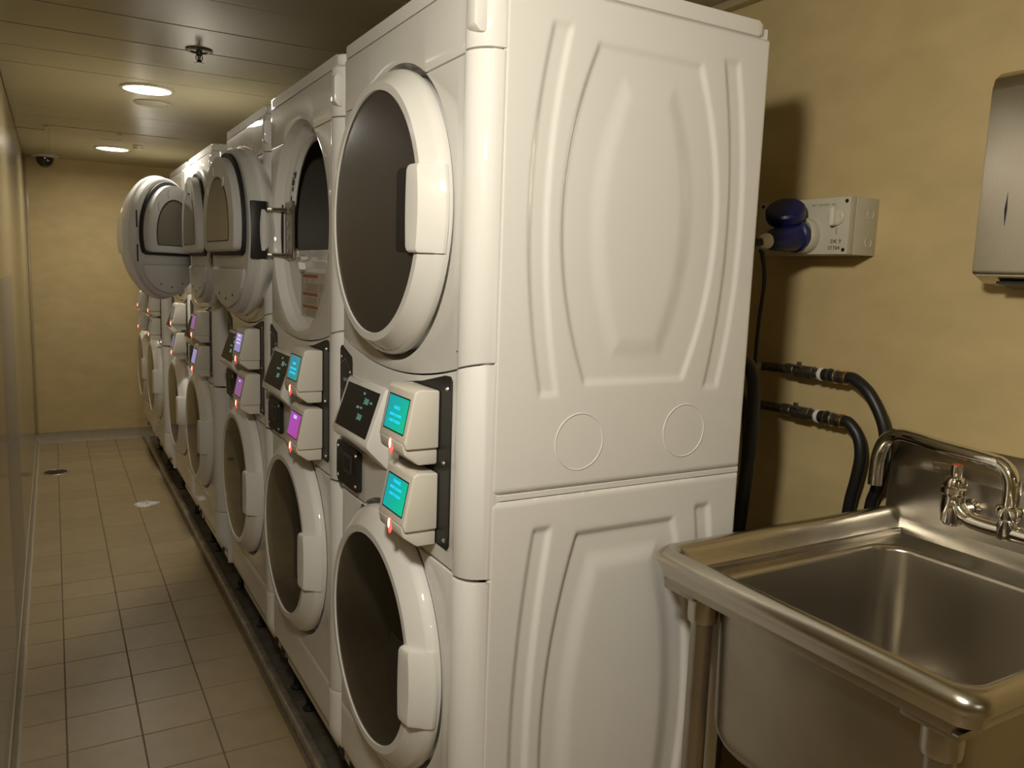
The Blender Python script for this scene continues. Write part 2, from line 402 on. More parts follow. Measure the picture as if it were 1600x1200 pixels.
def make_door(parent, prefix, rwin, zc, glassmat, hinge):
    """door in machine coordinates, then its origin moved to the hinge line"""
    ax = (-1, 0, 0); org = (0, YC, zc); made = []
    rf = rwin+.015
    bm = bmesh.new()
    prof = [(rwin-.004, .026), (rwin, .0375), (rwin+.0008, .0385), (rf, .0385), (rf+.001, .0380), (.2625, .0165), (.2645, .0145), (.2700, .003), (.2705, .000), (.2705, -.008), (.262, -.014), (rwin-.004, -.014), (rwin-.004, .026)]
    a_lathe(bm, prof, org, ax, 96, cap=False)
    ring = finish(bm, prefix+'_door', MRING, parent, 20); made.append(ring)
    gl = lathe('door_window', [(0, .041), (rwin*.5, .0405), (rwin*.85, .039), (rwin-.002, .036), (rwin-.003, .03)], org, ax, glassmat, ring, 96, cap=False); made.append(gl)
    # handle: block gripping the near-side rim
    hh = .074; bm = bmesh.new(); rings = []
    vs = [-hh, -hh+.001, -hh+.004, -hh+.010]+[(-hh+.02)+(2*hh-.04)*k/8 for k in range(9)]+[hh-.010, hh-.004, hh-.001, hh]
    for v in vs:
        ed = min(v+hh, hh-v); s = min(1, ed/.010); sq = .012*(1-math.sqrt(max(0, 1-(1-s)**2)))
        ro_ = math.sqrt(.2725**2-v*v); rin = .199+.004*(v/hh)**2+sq*.7
        sec = [(-ro_, .0), (-ro_-.0005, .006), (-ro_+.0075, .020), (-.246+.008*(v/hh)**2, .0455-sq*.5), (-.222, .049-sq*.5), (-rin-.004, .0500-sq*.5), (-rin, .046-sq*.5), (-rin, .034)]
        rings.append([bm.verts.new((-d, YC+u, zc+v)) for u, d in sec])
    for A, B in zip(rings, rings[1:]):
        for k in range(8): bm.faces.new((A[k], A[(k+1) % 8], B[(k+1) % 8], B[k]))
    bm.faces.new(rings[0]); bm.faces.new(rings[-1])
    made.append(finish(bm, 'door_handle', MRING, ring, 22))
    pk = prism('handle_pocket', rrect(YC-.210, YC-.138, zc-.072, zc+.072, .010), 'x', -.0405, -.030, MBLACK, ring, .001, 1); made.append(pk)
    # thin seam lines where the handle insert meets the rim
    # inner side: liner pan, D-shaped plug, seal, inner glass
    def Dpoly(r, zf, n=40, cr=.035):
        a = math.asin(zf/r); pts = []
        for k in range(n+1):
            t = -a*0+(a)+(PI-2*a)*k/n
            pts.append((YC+r*math.cos(t), zc+.012+r*math.sin(t)))
        # rounded lower corners
        xr, zr = pts[0]; xl_, zl = pts[-1]
        return pts[:-1]+[(xl_, zl)]+[(xl_+cr*.25, zl-cr*.55), (xl_+cr, zl-cr*.8)]+[(xr-cr, zr-cr*.8), (xr-cr*.25, zr-cr*.55)]
    bm = bmesh.new()
    a_lathe(bm, [(.262, .014), (.262, -.036), (.256, -.042), (.244, -.044), (.05, -.042), (0, -.042)], org, ax, 80, cap=False)
    made.append(finish(bm, 'door_liner', MLINER, ring, 30))
    made.append(prism('door_seal', Dpoly(.232, -.060), 'x', .036, .054, MSEAL, ring, .004, 2))
    made.append(prism('liner_frame', Dpoly(.217, -.052, cr=.03), 'x', .036, .078, MLINER, ring, .008, 3))
    made.append(prism('inner_window', Dpoly(.150, -.038, cr=.006), 'x', .070, .0792, MCLEAR, ring, .001, 1))
    made.append(prism('window_seal', Dpoly(.157, -.041, cr=.006), 'x', .070, .0786, MSEAL, ring))
    bm = bmesh.new()
    # shallow lower bowl, bosses, strike slots on the liner
    pts = []
    for k in range(25):
        t = PI+PI*k/24; pts.append((YC+.215*math.cos(t), zc-.115+.125*math.sin(t)))
    a_prism(bm, pts, 'x', .038, .054, .010, 3); made.append(finish(bm, 'lower_bowl', MLINER, ring, 30)); bm = bmesh.new()
    for u, v in ((-.05, .19), (.09, .15), (-.13, .13)):
        a_prism(bm, rrect(YC+u-.010, YC+u+.010, zc+v-.018, zc+v+.018, .006), 'x', .073, .081, .003, 1)
    made.append(tag(finish(bm, 'liner_boss', MLINER, ring, 30), kind='stuff'))
    bm = bmesh.new()
    for v in (.07, -.07):
        a_box(bm, .0425, .0455, YC-.250, YC-.242, zc+v-.035, zc+v+.035, .001, 1)
    for u, v in ((-.09, -.20), (.09, -.20), (0, -.215), (-.07, -.062), (.07, -.062)):
        a_lathe(bm, [(0, .0555), (.004, .0555), (.004, .054)], (0, YC+u, zc+v), (1, 0, 0), 8)
    made.append(tag(finish(bm, 'strike_slot', MSEAL, ring), kind='stuff'))
    hv = Vector(hinge)
    for o in made: o.data.transform(Matrix.Translation(-hv))
    ring.location = hv
    return ring

def make_machine():
    t = empty('stacked_washer_dryer')
    # cabinet
    bm = bmesh.new()
    a_box(bm, .055, DEPTH-.002, .0085, W-.0085, .16, 1.085)
    # upper cabinet is a shell so that the drum can be seen through the door opening
    for b in ((.50, DEPTH-.002, .0085, W-.0085, 1.085, 1.935), (.030, .5, .0085, .02, 1.085, 1.935), (.030, .5, W-.02, W-.0085, 1.085, 1.935),
              (.030, .5, .02, W-.02, 1.90, 1.935), (.030, .5, .02, W-.02, 1.085, 1.25)):
        a_box(bm, *b)
    finish(bm, 'cabinet', MWHITE, t)
    prism('lid', rrect(.006, DEPTH, .002, W-.002, .03), 'z', 1.918, HT, MWHITE, t, .006, 3)
    side_panel('upper_side_panel', 1.092, 1.915, 1.560, .283, .225, t, amp=.62)
    side_panel('lower_side_panel', .165, 1.078, .610, .392, .335, t)
    prism('joint_strip', [(D0+.001, 1.0795), (DEPTH, 1.0795), (DEPTH, 1.0905), (D0+.001, 1.0905)], 'y', .0022, .012, MWHITE, t, .001, 1)
    for cx, cz in ((.220, 1.172), (.462, 1.176)):
        bm = bmesh.new(); a_lathe(bm, [(.0492, .000), (.0500, .0012), (.0512, .0012), (.0520, .000)], (cx, 0, cz), (0, -1, 0), 60, cap=False)
        o = finish(bm, 'knockout_rim', MWHITE, t, 20)
    # dark gap behind the front
    prism('front_gap', [(.0075+.022, .20), (.0075+.022, 1.915), (.034, 1.915), (.034, .20)], 'y', .02, .055, MINT, t)
    prism('front_gap', [(.029, .20), (.029, 1.915), (.034, 1.915), (.034, .20)], 'y', W-.055, W-.02, MINT, t)
    g = .0016
    L = ycols(0, YC-RH, arcs); Mi = ycols(YC-RH, YC+RH, arcs); Rr = ycols(YC+RH, W, arcs)
    ZT = 1.806
    # dryer front
    cut = math.sqrt(RH**2-(ZT-ZD)**2)
    MiL = ycols(YC-RH, YC-cut, arcs); MiR = ycols(YC+cut, YC+RH, arcs)
    top = lambda y: ZT-g
    panel('dryer_front', [(L, lambda y: zmid(y)+g, lambda y: ZD), (L, lambda y: ZD, top), (Rr, lambda y: zmid(y)+g, lambda y: ZD), (Rr, lambda y: ZD, top),
                          (Mi, lambda y: zmid(y)+g, lambda y: max(zmid(y)+g+.001, circ(y, ZD, RH, -1))),
                          (MiL, lambda y: circ(y, ZD, RH, 1), top), (MiR, lambda y: circ(y, ZD, RH, 1), top)], MWHITE, t)
    a_ = ycols(0, YC-cut, arcs); b_ = ycols(YC-cut, YC+cut, arcs); c_ = ycols(YC+cut, W, arcs)
    panel('top_front', [(a_, lambda y: ZT+g, lambda y: 1.9165), (b_, lambda y: max(ZT+g, circ(y, ZD, RH, 1)), lambda y: 1.9165), (c_, lambda y: ZT+g, lambda y: 1.9165)], MWHITE, t)
    # moulded corner block at the very top of the near column
    prism('corner_catch', [(-.004, 1.838), (.006, 1.828), (.03, 1.828), (.03, 1.900), (.002, 1.900), (-.004, 1.892)], 'y', .010, .040, MWHITE, t, .003, 2)
    # control panel
    ZL = .945
    cu2 = math.sqrt(RH**2-(ZL-ZW)**2)
    zt = lambda y: zmid(y)-g
    panel('control_panel', [(ycols(0, YC-cu2, arcs), lambda y: ZL+g, zt), (ycols(YC-cu2, YC+cu2, arcs), lambda y: max(ZL+g, circ(y, ZW, RH, 1)), zt), (ycols(YC+cu2, W, arcs), lambda y: ZL+g, zt)], MWHITE, t)
    # washer front
    ZB = .395
    bot = lambda y: ZB+g; tp = lambda y: ZL-g-.004
    MaL = ycols(YC-RH, YC-cu2, arcs); MaR = ycols(YC+cu2, YC+RH, arcs)
    panel('washer_front', [(L, bot, lambda y: ZW), (L, lambda y: ZW, tp), (Rr, bot, lambda y: ZW), (Rr, lambda y: ZW, tp), (Mi, bot, lambda y: circ(y, ZW, RH, -1)),
                           (MaL, lambda y: circ(y, ZW, RH, 1), tp), (MaR, lambda y: circ(y, ZW, RH, 1), tp)], MWHITE, t)
    def fk(y, z):
        s = max(0, (.30-z)/.12); return fx(y)+.075*s*s
    panel('lower_panel', [(ycols(0, W), lambda y: .175+.05*max(0, 1-min(y, W-y)/.06)*0, lambda y: ZB-g)], MWHITE, t, fk, 14)
    # door recesses
    for nm, zc in (('dryer', ZD), ('washer', ZW)):
        bm = bmesh.new()
        org = (0, YC, zc); ax = (1, 0, 0)
        a_lathe(bm, [(RH-.0005, .008), (RH-.003, .016), (.276, .034), (.262, .046)], org, ax, 96, cap=False)
        if nm == 'washer':
            a_lathe(bm, [(.262, .046), (0, .046)], org, ax, 96, cap=False); finish(bm, 'washer_door_recess', MWHITE, t)
        else:
            # face with the D-shaped drum opening
            r_, zf = .236, -.070; a = math.asin(zf/r_); n = 96
            inner = []
            for k in range(n):
                th = 2*PI*k/n; c, s = math.cos(th), math.sin(th)
                rr = r_
                if s*r_ < zf-.0: rr = zf/s if abs(zf/s) < r_ else r_
                inner.append((YC+rr*c, zc+.012+rr*s))
            o1 = [bm.verts.new((.046, YC+.262*math.cos(2*PI*k/n), zc+.262*math.sin(2*PI*k/n))) for k in range(n)]
            i1 = [bm.verts.new((.046, *p)) for p in inner]; i2 = [bm.verts.new((.052, YC+(p[0]-YC)*.98, zc+(p[1]-zc)*.98)) for p in inner]
            i3 = [bm.verts.new((.062, YC+(p[0]-YC)*.97, zc+(p[1]-zc)*.97)) for p in inner]
            for k in range(n):
                k2 = (k+1) % n
                for A, B in ((o1, i1), (i1, i2), (i2, i3)): bm.faces.new((A[k], A[k2], B[k2], B[k]))
            finish(bm, 'dryer_door_recess', MWHITE, t)
            bm = bmesh.new(); a_lathe(bm, [(.215, .058), (.285, .062), (.285, .46), (.27, .475), (0, .48)], (0, YC, zc+.02), ax, 64, cap=False)
            finish(bm, 'dryer_drum', MDRUM, t)
    # lower well of the dryer mouth: lint-filter lip, tab and warning label
    prism('lint_filter_lip', [(.040, 1.478), (.072, 1.492), (.072, 1.462), (.046, 1.456)], 'y', YC-.15, YC+.16, MWHITE, t, .002, 1)
    prism('lint_filter_tab', [(YC+.045, 1.452), (YC+.085, 1.478), (YC+.085, 1.490), (YC+.03, 1.490), (YC+.02, 1.482), (YC+.058, 1.475)][::-1], 'x', .022, .042, MRING, t, .002, 1)
    lb = box('warning_label', .0445, .0462, YC-.13, YC+.105, 1.322, 1.446, MLABEL, t)
    bm = bmesh.new()
    for z in (1.436, 1.386, 1.351): a_box(bm, .0438, .0447, YC-.06, YC+.085, z-.004, z+.004)
    tag(finish(bm, 'label_bar', MORANGE, lb), 'red-brown heading bars of the label')
    bm = bmesh.new(); z = 1.414
    while z > 1.326:
        if min(abs(z-1.386), abs(z-1.351)) > .006:
            a_box(bm, .0440, .0447, YC-.05-random.uniform(0, .01), YC+.075-random.uniform(0, .03), z-.0008, z+.0008)
            a_box(bm, .0440, .0447, YC-.125+random.uniform(0, .01), YC-.07, z-.0006, z+.0006)
        z -= .0048
    for yy in (YC-.02, YC+.045): a_box(bm, .0440, .0447, yy-.003, yy+.003, 1.419, 1.430)
    finish(bm, 'label_print', MINK2, lb)
    # small print on the left of the mouth
    bm = bmesh.new()
    for a0, a1, rr_ in ((30, 33, .236), (34.5, 39, .236), (40.5, 46, .236), (22, 26, .238), (17, 20.5, .238), (33, 39, .247), (41, 42.5, .247)):
        k = int((a1-a0)/1.5)+1
        for q in range(k):
            a = math.radians(a0+(a1-a0)*q/k); cy, cz = YC+rr_*math.cos(a), ZD+rr_*math.sin(a)
            a_box(bm, .0448, .0465, cy-.0035, cy+.0035, cz-.0022, cz+.0022)
    finish(bm, 'small_print', MINK, t)['kind'] = 'stuff'
    # hinge leaf on the mouth's far side
    hl = box('hinge_leaf', .036, .044, YC+.17, YC+.255, ZD-.085, ZD+.085, MSTEEL2, t, .002, 1)
    bm = bmesh.new()
    for z in (-.06, -.02, .02, .06): a_lathe(bm, [(0, .004), (.007, .002), (.008, 0)], (.036, YC+.215, ZD+z), (-1, 0, 0), 10)
    finish(bm, 'screw', MSCREW, hl)['kind'] = 'stuff'
    # control face details
    bp = prism('reader_mounting_plate', [(.083, .976), (.300, .976), (.310, .986), (.310, 1.246), (.300, 1.2475), (.20, 1.262), (.105, 1.2835), (.084, 1.284), (.076, 1.276), (.076, .986)], 'x', .0045, .012, MBLACK, t, .001, 1)
    bm = bmesh.new()
    for yy, zz in ((.092, 1.262), (.092, .992), (.10, 1.130), (.290, .992)):
        a_lathe(bm, [(0, .0035), (.003, .003), (.0045, 0)], (.0045, yy, zz), (-1, 0, 0), 10)
    finish(bm, 'screw', MSCREW, bp)['kind'] = 'stuff'
    pp = prism('instruction_plate', [(.602, 1.075), (.694-.012, 1.075), (.684, 1.275), (.676, 1.283), (.672, 1.283), (.604, 1.262), (.600, 1.250), (.600, 1.08)], 'x', .0045, .012, MBLACK, t, .001, 1)
    bm = bmesh.new()
    for (ya_, za_, yb_, zb_) in ((.678, 1.240, .645, 1.254), (.645, 1.254, .606, 1.225)):
        n_ = Vector((0, -(zb_-za_), yb_-ya_)).normalized()*.0007
        q = [Vector((.0042, ya_, za_))+n_, Vector((.0042, ya_, za_))-n_, Vector((.0042, yb_, zb_))-n_, Vector((.0042, yb_, zb_))+n_]
        bm.faces.new([bm.verts.new(v) for v in q])
    a_box(bm, .0040, .0047, .6055, .6065, 1.165, 1.225)
    finish(bm, 'plate_outline', MPRINT, pp)
    text('plate_lettering', 'DRYER', .012, MPRINT, pp, (.0042, .640, 1.205), (0, -1, 0), (0, 0, 1))
    text('plate_lettering', 'WASHER', .010, MPRINT, pp, (.0042, .640, 1.135), (0, -1, 0), (0, 0, 1))
    box('plate_band', .0040, .0047, .607, .680, 1.165, 1.180, MDARKGREY, pp)
    bm = bmesh.new()
    for yy, zz in ((.672, 1.256), (.611, 1.226)): a_lathe(bm, [(0, .003), (.0035, .002), (.004, 0)], (.0045, yy, zz), (-1, 0, 0), 8)
    finish(bm, 'screw', MSCREW, pp)['kind'] = 'stuff'
    # tilted display wedge
    dw = prism('display_housing', [(.008, 1.222), (-.002, 1.219), (-.040, 1.108), (-.040, 1.100), (.008, 1.050)], 'y', .372, .602, MWHITE, t, .004, 2)
    tdir = Vector((-.038, 0, -.111)).normalized()
    def dp(y, s, off=0.0012):
        p = Vector((-.002, y, 1.219))+tdir*s; nrm = Vector((tdir.z, 0, -tdir.x)); nrm = nrm if nrm.x < 0 else -nrm
        return p+nrm*off
    def quad_prism(name, y0, y1, s0, s1, m, parent, o0=-.002, o1=.0012):
        bm = bmesh.new()
        A = [bm.verts.new(dp(y, s, o0)) for y, s in ((y0, s0), (y1, s0), (y1, s1), (y0, s1))]
        B = [bm.verts.new(dp(y, s, o1)) for y, s in ((y0, s0), (y1, s0), (y1, s1), (y0, s1))]
        bm.faces.new(A); bm.faces.new(B)
        for k in range(4): bm.faces.new((A[k], A[(k+1) % 4], B[(k+1) % 4], B[k]))
        return finish(bm, name, m, parent)
    quad_prism('display_window', .388, .586, .010, .108, MBLACK, dw)
    for k, (txt, yy, ss, sz) in enumerate((('300', .446, .037, .019), ('MIN', .417, .036, .007), ('DRY', .468, .022, .007), ('ADD', .482, .054, .008), ('TIME', .462, .053, .006), ('300', .458, .073, .019))):
        text('display_digits', txt, sz, MGREENTXT, dw, dp(yy, ss, .0016), (0, -1, 0), -tdir)
    # coin plate
    cp = prism('coin_plate', rrect(.530, .680, .962, 1.060, .010), 'x', -.004, .010, MBLACK, t, .002, 1)
    prism('coin_slot_frame', rrect(.570, .625, .995, 1.040, .004), 'x', -.0065, -.002, MDARKGREY, cp, .001, 1)
    prism('coin_slot', rrect(.578, .617, 1.003, 1.032, .003), 'x', -.0072, -.003, MBLACK, cp)
    bm = bmesh.new()
    for yy, zz in ((.542, 1.046), (.542, .976), (.668, 1.046), (.668, .976)): a_lathe(bm, [(0, .004), (.0035, .003), (.005, 0)], (-.004, yy, zz), (-1, 0, 0), 10)
    finish(bm, 'screw', MSCREW, cp)['kind'] = 'stuff'
    lathe('key_lock', [(0, .004), (.006, .004), (.008, .002), (.008, -.006)], (.004, .34, 1.045), (-1, 0, 0), MDARKGREY, t, 14)
    lathe('lens_stud', [(0, .004), (.002, .0035), (.003, 0)], (.006, .055, 1.33), (-1, 0, 0), MSCREW, t, 8)
    # feet
    for fy in (.07, W-.07):
        for fxx_ in (.11, .55):
            lathe('foot', [(.022, .0), (.024, .006), (.012, .016), (.010, .17)], (fxx_, fy, .0110), (0, 0, 1), MBLACK, t, 12)
    hinge = (-.012, .628, ZD)
    dd = make_door(t, 'dryer', .228, ZD, MDGLASS, hinge)
    make_door(t, 'washer', .215, ZW, MGLASS, (-.012, .628, ZW))
    return t, dd

READ = [(1.152,), (1.004,)]
def make_readers(parent, screens):
    """two card readers; screens: list of (material, lines, text material)"""
    for (zb,), (sm, lines, tm) in zip(READ, screens):
        y0, y1 = .120, .243
        rd = prism('card_reader', [(.004, zb), (.004, zb+.103), (-.034, zb+.1055), (-.0435, zb+.100), (-.062, zb+.011), (-.058, zb)], 'y', y0, y1, MREADER, parent, .0035, 3)
        prism('reader_base', [(.004, zb+.01), (-.0635, zb+.010), (-.0600, zb-.010), (-.032, zb-.030), (.004, zb-.030)], 'y', y0+.006, y1-.004, MREADER, rd, .004, 2)
        a = Vector((-.0435, 0, zb+.100)); b = Vector((-.062, 0, zb+.011)); dn = (b-a).normalized(); nrm = Vector((dn.z, 0, -dn.x))
        nrm = nrm if nrm.x < 0 else -nrm
        def P(y, s, o): q = a+dn*s+nrm*o; return Vector((q.x, y, q.z))
        def qp(nm, ya_, yb_, s0, s1, o0, o1, m):
            bm = bmesh.new(); cs = ((ya_, s0), (yb_, s0), (yb_, s1), (ya_, s1))
            A = [bm.verts.new(P(y, s, o0)) for y, s in cs]; B = [bm.verts.new(P(y, s, o1)) for y, s in cs]
            bm.faces.new(A); bm.faces.new(B)
            for k in range(4): bm.faces.new((A[k], A[(k+1) % 4], B[(k+1) % 4], B[k]))
            return finish(bm, nm, m, rd)
        qp('screen_bezel', y0+.012, y1-.015, .013, .078, -.002, .0006, MBLACK)
        qp('screen', y0+.014, y1-.018, .0155, .0755, -.002, .0010, sm)
        for k, (txt, sz, s) in enumerate(lines):
            text('screen_text', txt, sz, tm, rd, P((y0+y1)/2-.001, s, .0013), (0, -1, 0), -dn)
        # status light in the base under the screen
        nn = Vector((-1, 0, .12)).normalized()
        bm = bmesh.new(); a_lathe(bm, [(0, .0030), (.004, .0027), (.0068, 0)], (0, 0, 0), nn, 16)
        bmesh.ops.scale(bm, vec=(1, .75, 1.75), verts=bm.verts); bmesh.ops.translate(bm, vec=(-.0612, (y0+y1)/2+.003, zb+.001), verts=bm.verts)
        finish(bm, 'status_light', MRED, rd)
        bm = bmesh.new(); a_lathe(bm, [(.005, .0016), (.009, .0012), (.014, -.001)], (0, 0, 0), nn, 20)
        bmesh.ops.scale(bm, vec=(1, .8, 1.35), verts=bm.verts); bmesh.ops.translate(bm, vec=(-.0612, (y0+y1)/2+.003, zb+.001), verts=bm.verts)
        finish(bm, 'status_halo', MREDH, rd)  # glowing ring imitates the red halo around the LED

def copy_tree(o, parent=None):
    c = o.copy(); C.objects.link(c); c.parent = parent
    for ch in list(o.children): copy_tree(ch, c)
    return c

P1 = (('DRYER', .0085, .036), ('INSERT OR SWIPE', .0068, .049), ('CARD TO BEGIN', .0068, .060))
P2 = (('WASHER', .0085, .024), ('INSERT OR SWIPE', .0068, .036), ('CARD TO BEGIN', .0068, .048))
machine, ddoor = make_machine()
G1, G2, PT = .2668, .4265, .70
YS = [0, PT, 2*PT, 3*PT+G1, 4*PT+G1, 5*PT+G1+G2, 6*PT+G1+G2]
LAB = ['white stacked washer-dryer nearest the sink, both doors shut and two teal screens',
       'white stacked washer-dryer with open empty dryer mouth and a magenta lower screen',
       'third white stacked washer-dryer from the sink, violet upper screen, dryer door swung wide open',
       'white stacked washer-dryer past the first gap, its dryer door open out into the aisle',
       'white stacked washer-dryer just before the second gap, dryer door shut',
       'white stacked washer-dryer right after the second gap, second from the back wall',
       'last white stacked washer-dryer, nearest the tan back wall']
ANG = [0, 177.5, 180.5, 36, 0, 0, 0]
SCR = [[(SC_TEAL, P1, MCYANTXT), (SC_TEAL, P2, MCYANTXT)],
       [(SC_TEALDIM, P1, MCYANTXT), (SC_PINK, (('RUN', .013, .026),), MLILACTXT)],
       [(SC_VIOLET, P2, MLILACTXT), (SC_MAUVE, (('RUN', .009, .026),), MLILACTXT)],
       [(SC_MAUVE, (), None), (SC_VIOLET, (), None)],
       [(SC_OFF, (), None), (SC_GREY, (), None)],
       [(SC_OFF, (), None), (SC_OFF, (), None)],
       [(SC_OFF, (), None), (SC_OFF, (), None)]]
ms = [machine]+[copy_tree(machine) for _ in range(6)]
for i, m_ in enumerate(ms):
    m_.location = (0, YS[i], 0)
    tag(m_, LAB[i], 'laundry machine', 'stacked washer-dryers along the right side')
    d = [c for c in m_.children if c.name.startswith('dryer_door') and not c.name.startswith('dryer_door_recess')][0]
    d.rotation_euler = (0, 0, -math.radians(ANG[i]))
    if ANG[i]:
        # hinge arm that carries the opened door
        a = math.radians(ANG[i]); hx, hy = -.012, .628
        arm = empty_arm = None
        bm = bmesh.new()
        ux, uy = -math.sin(a), -math.cos(a)
        for dz in (-.072, .062):
            a_tube(bm, smooth_path([(.036, YC+.235, ZD+dz), (.005, YC+.268, ZD+dz), (hx, hy-.01, ZD+dz), (hx+ux*.05, hy+uy*.05, ZD+dz)], 4), .006, 8)
        a_box(bm, -.030, -.010, YC+.262, YC+.280, ZD-.085, ZD+.085, .004)
        finish(bm, 'hinge_arm', MSTEEL2, m_)
        bm = bmesh.new(); a_box(bm, .004, .0500, -.0015, .060, -.085, .085, .003)
        for v in bm.verts: v.co.y = -v.co.y
        hb = finish(bm, 'hinge_pocket', MBLACK, d)
    make_readers(m_, SCR[i])

# ---------------------------------------------------------------- tray under the machines
tr = empty('drip_tray', (.07, 3, 0)); tag(tr, 'long strip of dark floor tiles under the row of machines', 'tray')
bm = bmesh.new(); a_prism(bm, [(0, .0), (0, .030), (.004, .033), (.026, .033), (.030, .030), (.030, 0)], 'y', -3.02, 2.98, .001, 1)
o = finish(bm, 'steel_curb', MLIP); o.location = (.036, 3, 0); tag(o, 'long worn steel curb running along the floor in front of the machines', 'curb')
box('tray_bed', -.003, .56, -3.02, 2.98, .0, .008, MGROUT, tr)
bm = bmesh.new()
yy = 2.97
while yy > -2.9:
    for i in range(4):
        x0 = .000+.118*i
        a_box(bm, x0, x0+.112, yy-.112, yy, .006, .0105, .001, 1)
    yy -= .118
tag(finish(bm, 'tray_tile', MTRAYTILE, tr), kind='stuff')

# ---------------------------------------------------------------- ceiling fittings
def downlight(x, y, label):
    t = empty('ceiling_light', (x, y, HC)); tag(t, label, 'ceiling light', 'round flush ceiling lights')
    lathe('trim_ring', [(.100, 0), (.112, 0), (.113, .003), (.108, .006), (.099, .007), (.098, .003)], (0, 0, 0), (0, 0, -1), MCEIL, t, 64, cap=False)
    lathe('diffuser', [(.098, .0), (.098, .006), (.09, .008), (0, .009)], (0, 0, 0), (0, 0, -1), MLAMP, t, 64)
downlight(-.178, 2.895, 'lit round ceiling light nearer the camera, beside the round ceiling disc')
downlight(-.186, 5.14, 'lit round ceiling light nearer the back wall, beyond the hatch')
t = empty('wall_lamp', (XL, -.80, 2.02)); tag(t, 'lit round lamp on a bracket high on the left wall near the sink end', 'wall lamp')
box('bracket', .0, .05, -.03, .03, -.03, .05, MGREYP, t, .006)
lathe('lamp_housing', [(0, -.07), (.05, -.066), (.085, -.03), (.088, .0), (.082, .004), (.080, -.002), (0, -.002)], WLP-Vector((XL, -.80, 2.02)), WLD, MGREYP, t, 40)
lathe('diffuser', [(.079, .0), (.074, .006), (0, .008)], WLP-Vector((XL, -.80, 2.02)), WLD, MLAMP, t, 40, cap=False)
downlight(-.45, -3.0, 'added round fill light on the ceiling behind the camera')  # unseen fixture, added for general fill
t = empty('ceiling_speaker', (-.125, 3.226, HC)); tag(t, 'flat pale round cover disc with two screws beside the nearer ceiling light', 'ceiling disc')
lathe('cover', [(.082, 0), (.084, .003), (.078, .006), (.055, .011), (.02, .014), (0, .014)], (0, 0, 0), (0, 0, -1), MGREYP, t, 48)
bm = bmesh.new()
for a in (150, -20):
    a_lathe(bm, [(0, .003), (.005, .002), (.006, 0)], (.068*math.cos(math.radians(a)), .068*math.sin(math.radians(a)), -.007), (0, 0, -1), 8)
finish(bm, 'screw', MDARKGREY, t)['kind'] = 'stuff'
t = empty('sprinkler_head', (-.087, 2.051, HC)); tag(t, 'small dark metal sprinkler head with round plate hanging from the ceiling', 'sprinkler')
lathe('escutcheon', [(.0, 0), (.046, 0), (.047, .004), (.040, .007), (.030, .008), (.026, .003), (.012, .004), (0, .004)], (0, 0, 0), (0, 0, -1), MPIPE, t, 32)
lathe('body', [(.011, 0), (.011, .018), (.006, .022), (.005, .034), (.008, .038), (.005, .042)], (0, 0, 0), (0, 0, -1), MPIPE, t, 14)
bm = bmesh.new()
for s in (-1, 1): a_tube(bm, [(s*.009, 0, -.018), (s*.012, 0, -.028), (s*.004, 0, -.044)], .0018, 6)
finish(bm, 'frame_arm', MPIPE, t)
bm = bmesh.new(); a_lathe(bm, [(0, .044), (.016, .045), (.016, .047), (0, .048)], (0, 0, 0), (0, 0, -1), 18); finish(bm, 'deflector', MPIPE, t)
t = empty('security_camera', (-.593, 5.94, HC)); tag(t, 'dark dome security camera in the far left ceiling corner', 'camera')
lathe('mounting_ring', [(0, 0), (.092, 0), (.094, .006), (.088, .014), (.06, .018), (.0, .018)], (0, 0, 0), (0, 0, -1), MGREYP, t, 40)
lathe('dome', [(.058, .016), (.058, .035), (.052, .058), (.036, .078), (.016, .089), (0, .091)], (0, 0, 0), (0, 0, -1), MDOME, t, 32)
o = box('ceiling_vent_slot', -.285, -.16, 4.70, 4.72, HC-.006, HC+.001, MLAMP if False else MREADER, None, .001, 1); tag(o, 'short pale raised strip in the ceiling in front of the farther light', 'strip')
for k, (x, y) in enumerate(((-.05, 4.86), (-.04, 4.98))):
    o = lathe('ceiling_button', [(0, 0), (.032, 0), (.032, .005), (.026, .008), (0, .009)], (x, y, HC), (0, 0, -1), MSKIRT, None, 20)
    tag(o, ['small tan round ceiling cap beside the farther light, the one nearer the camera', 'small tan round ceiling cap beside the farther light, the one nearer the back wall'][k], 'ceiling cap', 'ceiling caps')
o = lathe('latch', [(0, 0), (.012, 0), (.012, .003), (0, .004)], (-.19, 4.42, HC), (0, 0, -1), MPIPE, None, 14); tag(o, 'tiny dark round latch on the ceiling hatch', 'latch')

# ---------------------------------------------------------------- floor things
t = empty('floor_drain', (-.608, 5.04, 0)); tag(t, 'round dark metal drain grate set in the floor near the left wall', 'drain')
lathe('rim', [(.070, .0), (.086, .0), (.087, .002), (.084, .004), (.072, .004), (.070, .002)], (0, 0, 0), (0, 0, 1), MLIP, t, 36, cap=False)
lathe('grate_bed', [(0, .001), (.071, .001)], (0, 0, 0), (0, 0, 1), MINT, t, 36, cap=False)
bm = bmesh.new()
for k in range(-4, 5):
    hw = math.sqrt(.070**2-(k*.0145)**2); a_box(bm, -hw, hw, k*.0145-.0035, k*.0145+.0035, .0012, .004)
finish(bm, 'grate_bar', MPIPE, t)
bm = bmesh.new(); n = 26; rings = []
for j in range(8):
    r = j/7; row = []
    for k in range(n):
        a = 2*PI*k/n; rad = .066*r*(1+.18*math.sin(3*a+1)+.08*math.sin(7*a))
        h = .004+.017*(1-r)*(.5+.5*math.sin(4*a+5*r))+random.uniform(0, .007)*(1-r*.8)
        row.append(bm.verts.new((rad*math.cos(a), rad*math.sin(a)*.8, h if j < 7 else .001)))
    rings.append(row)
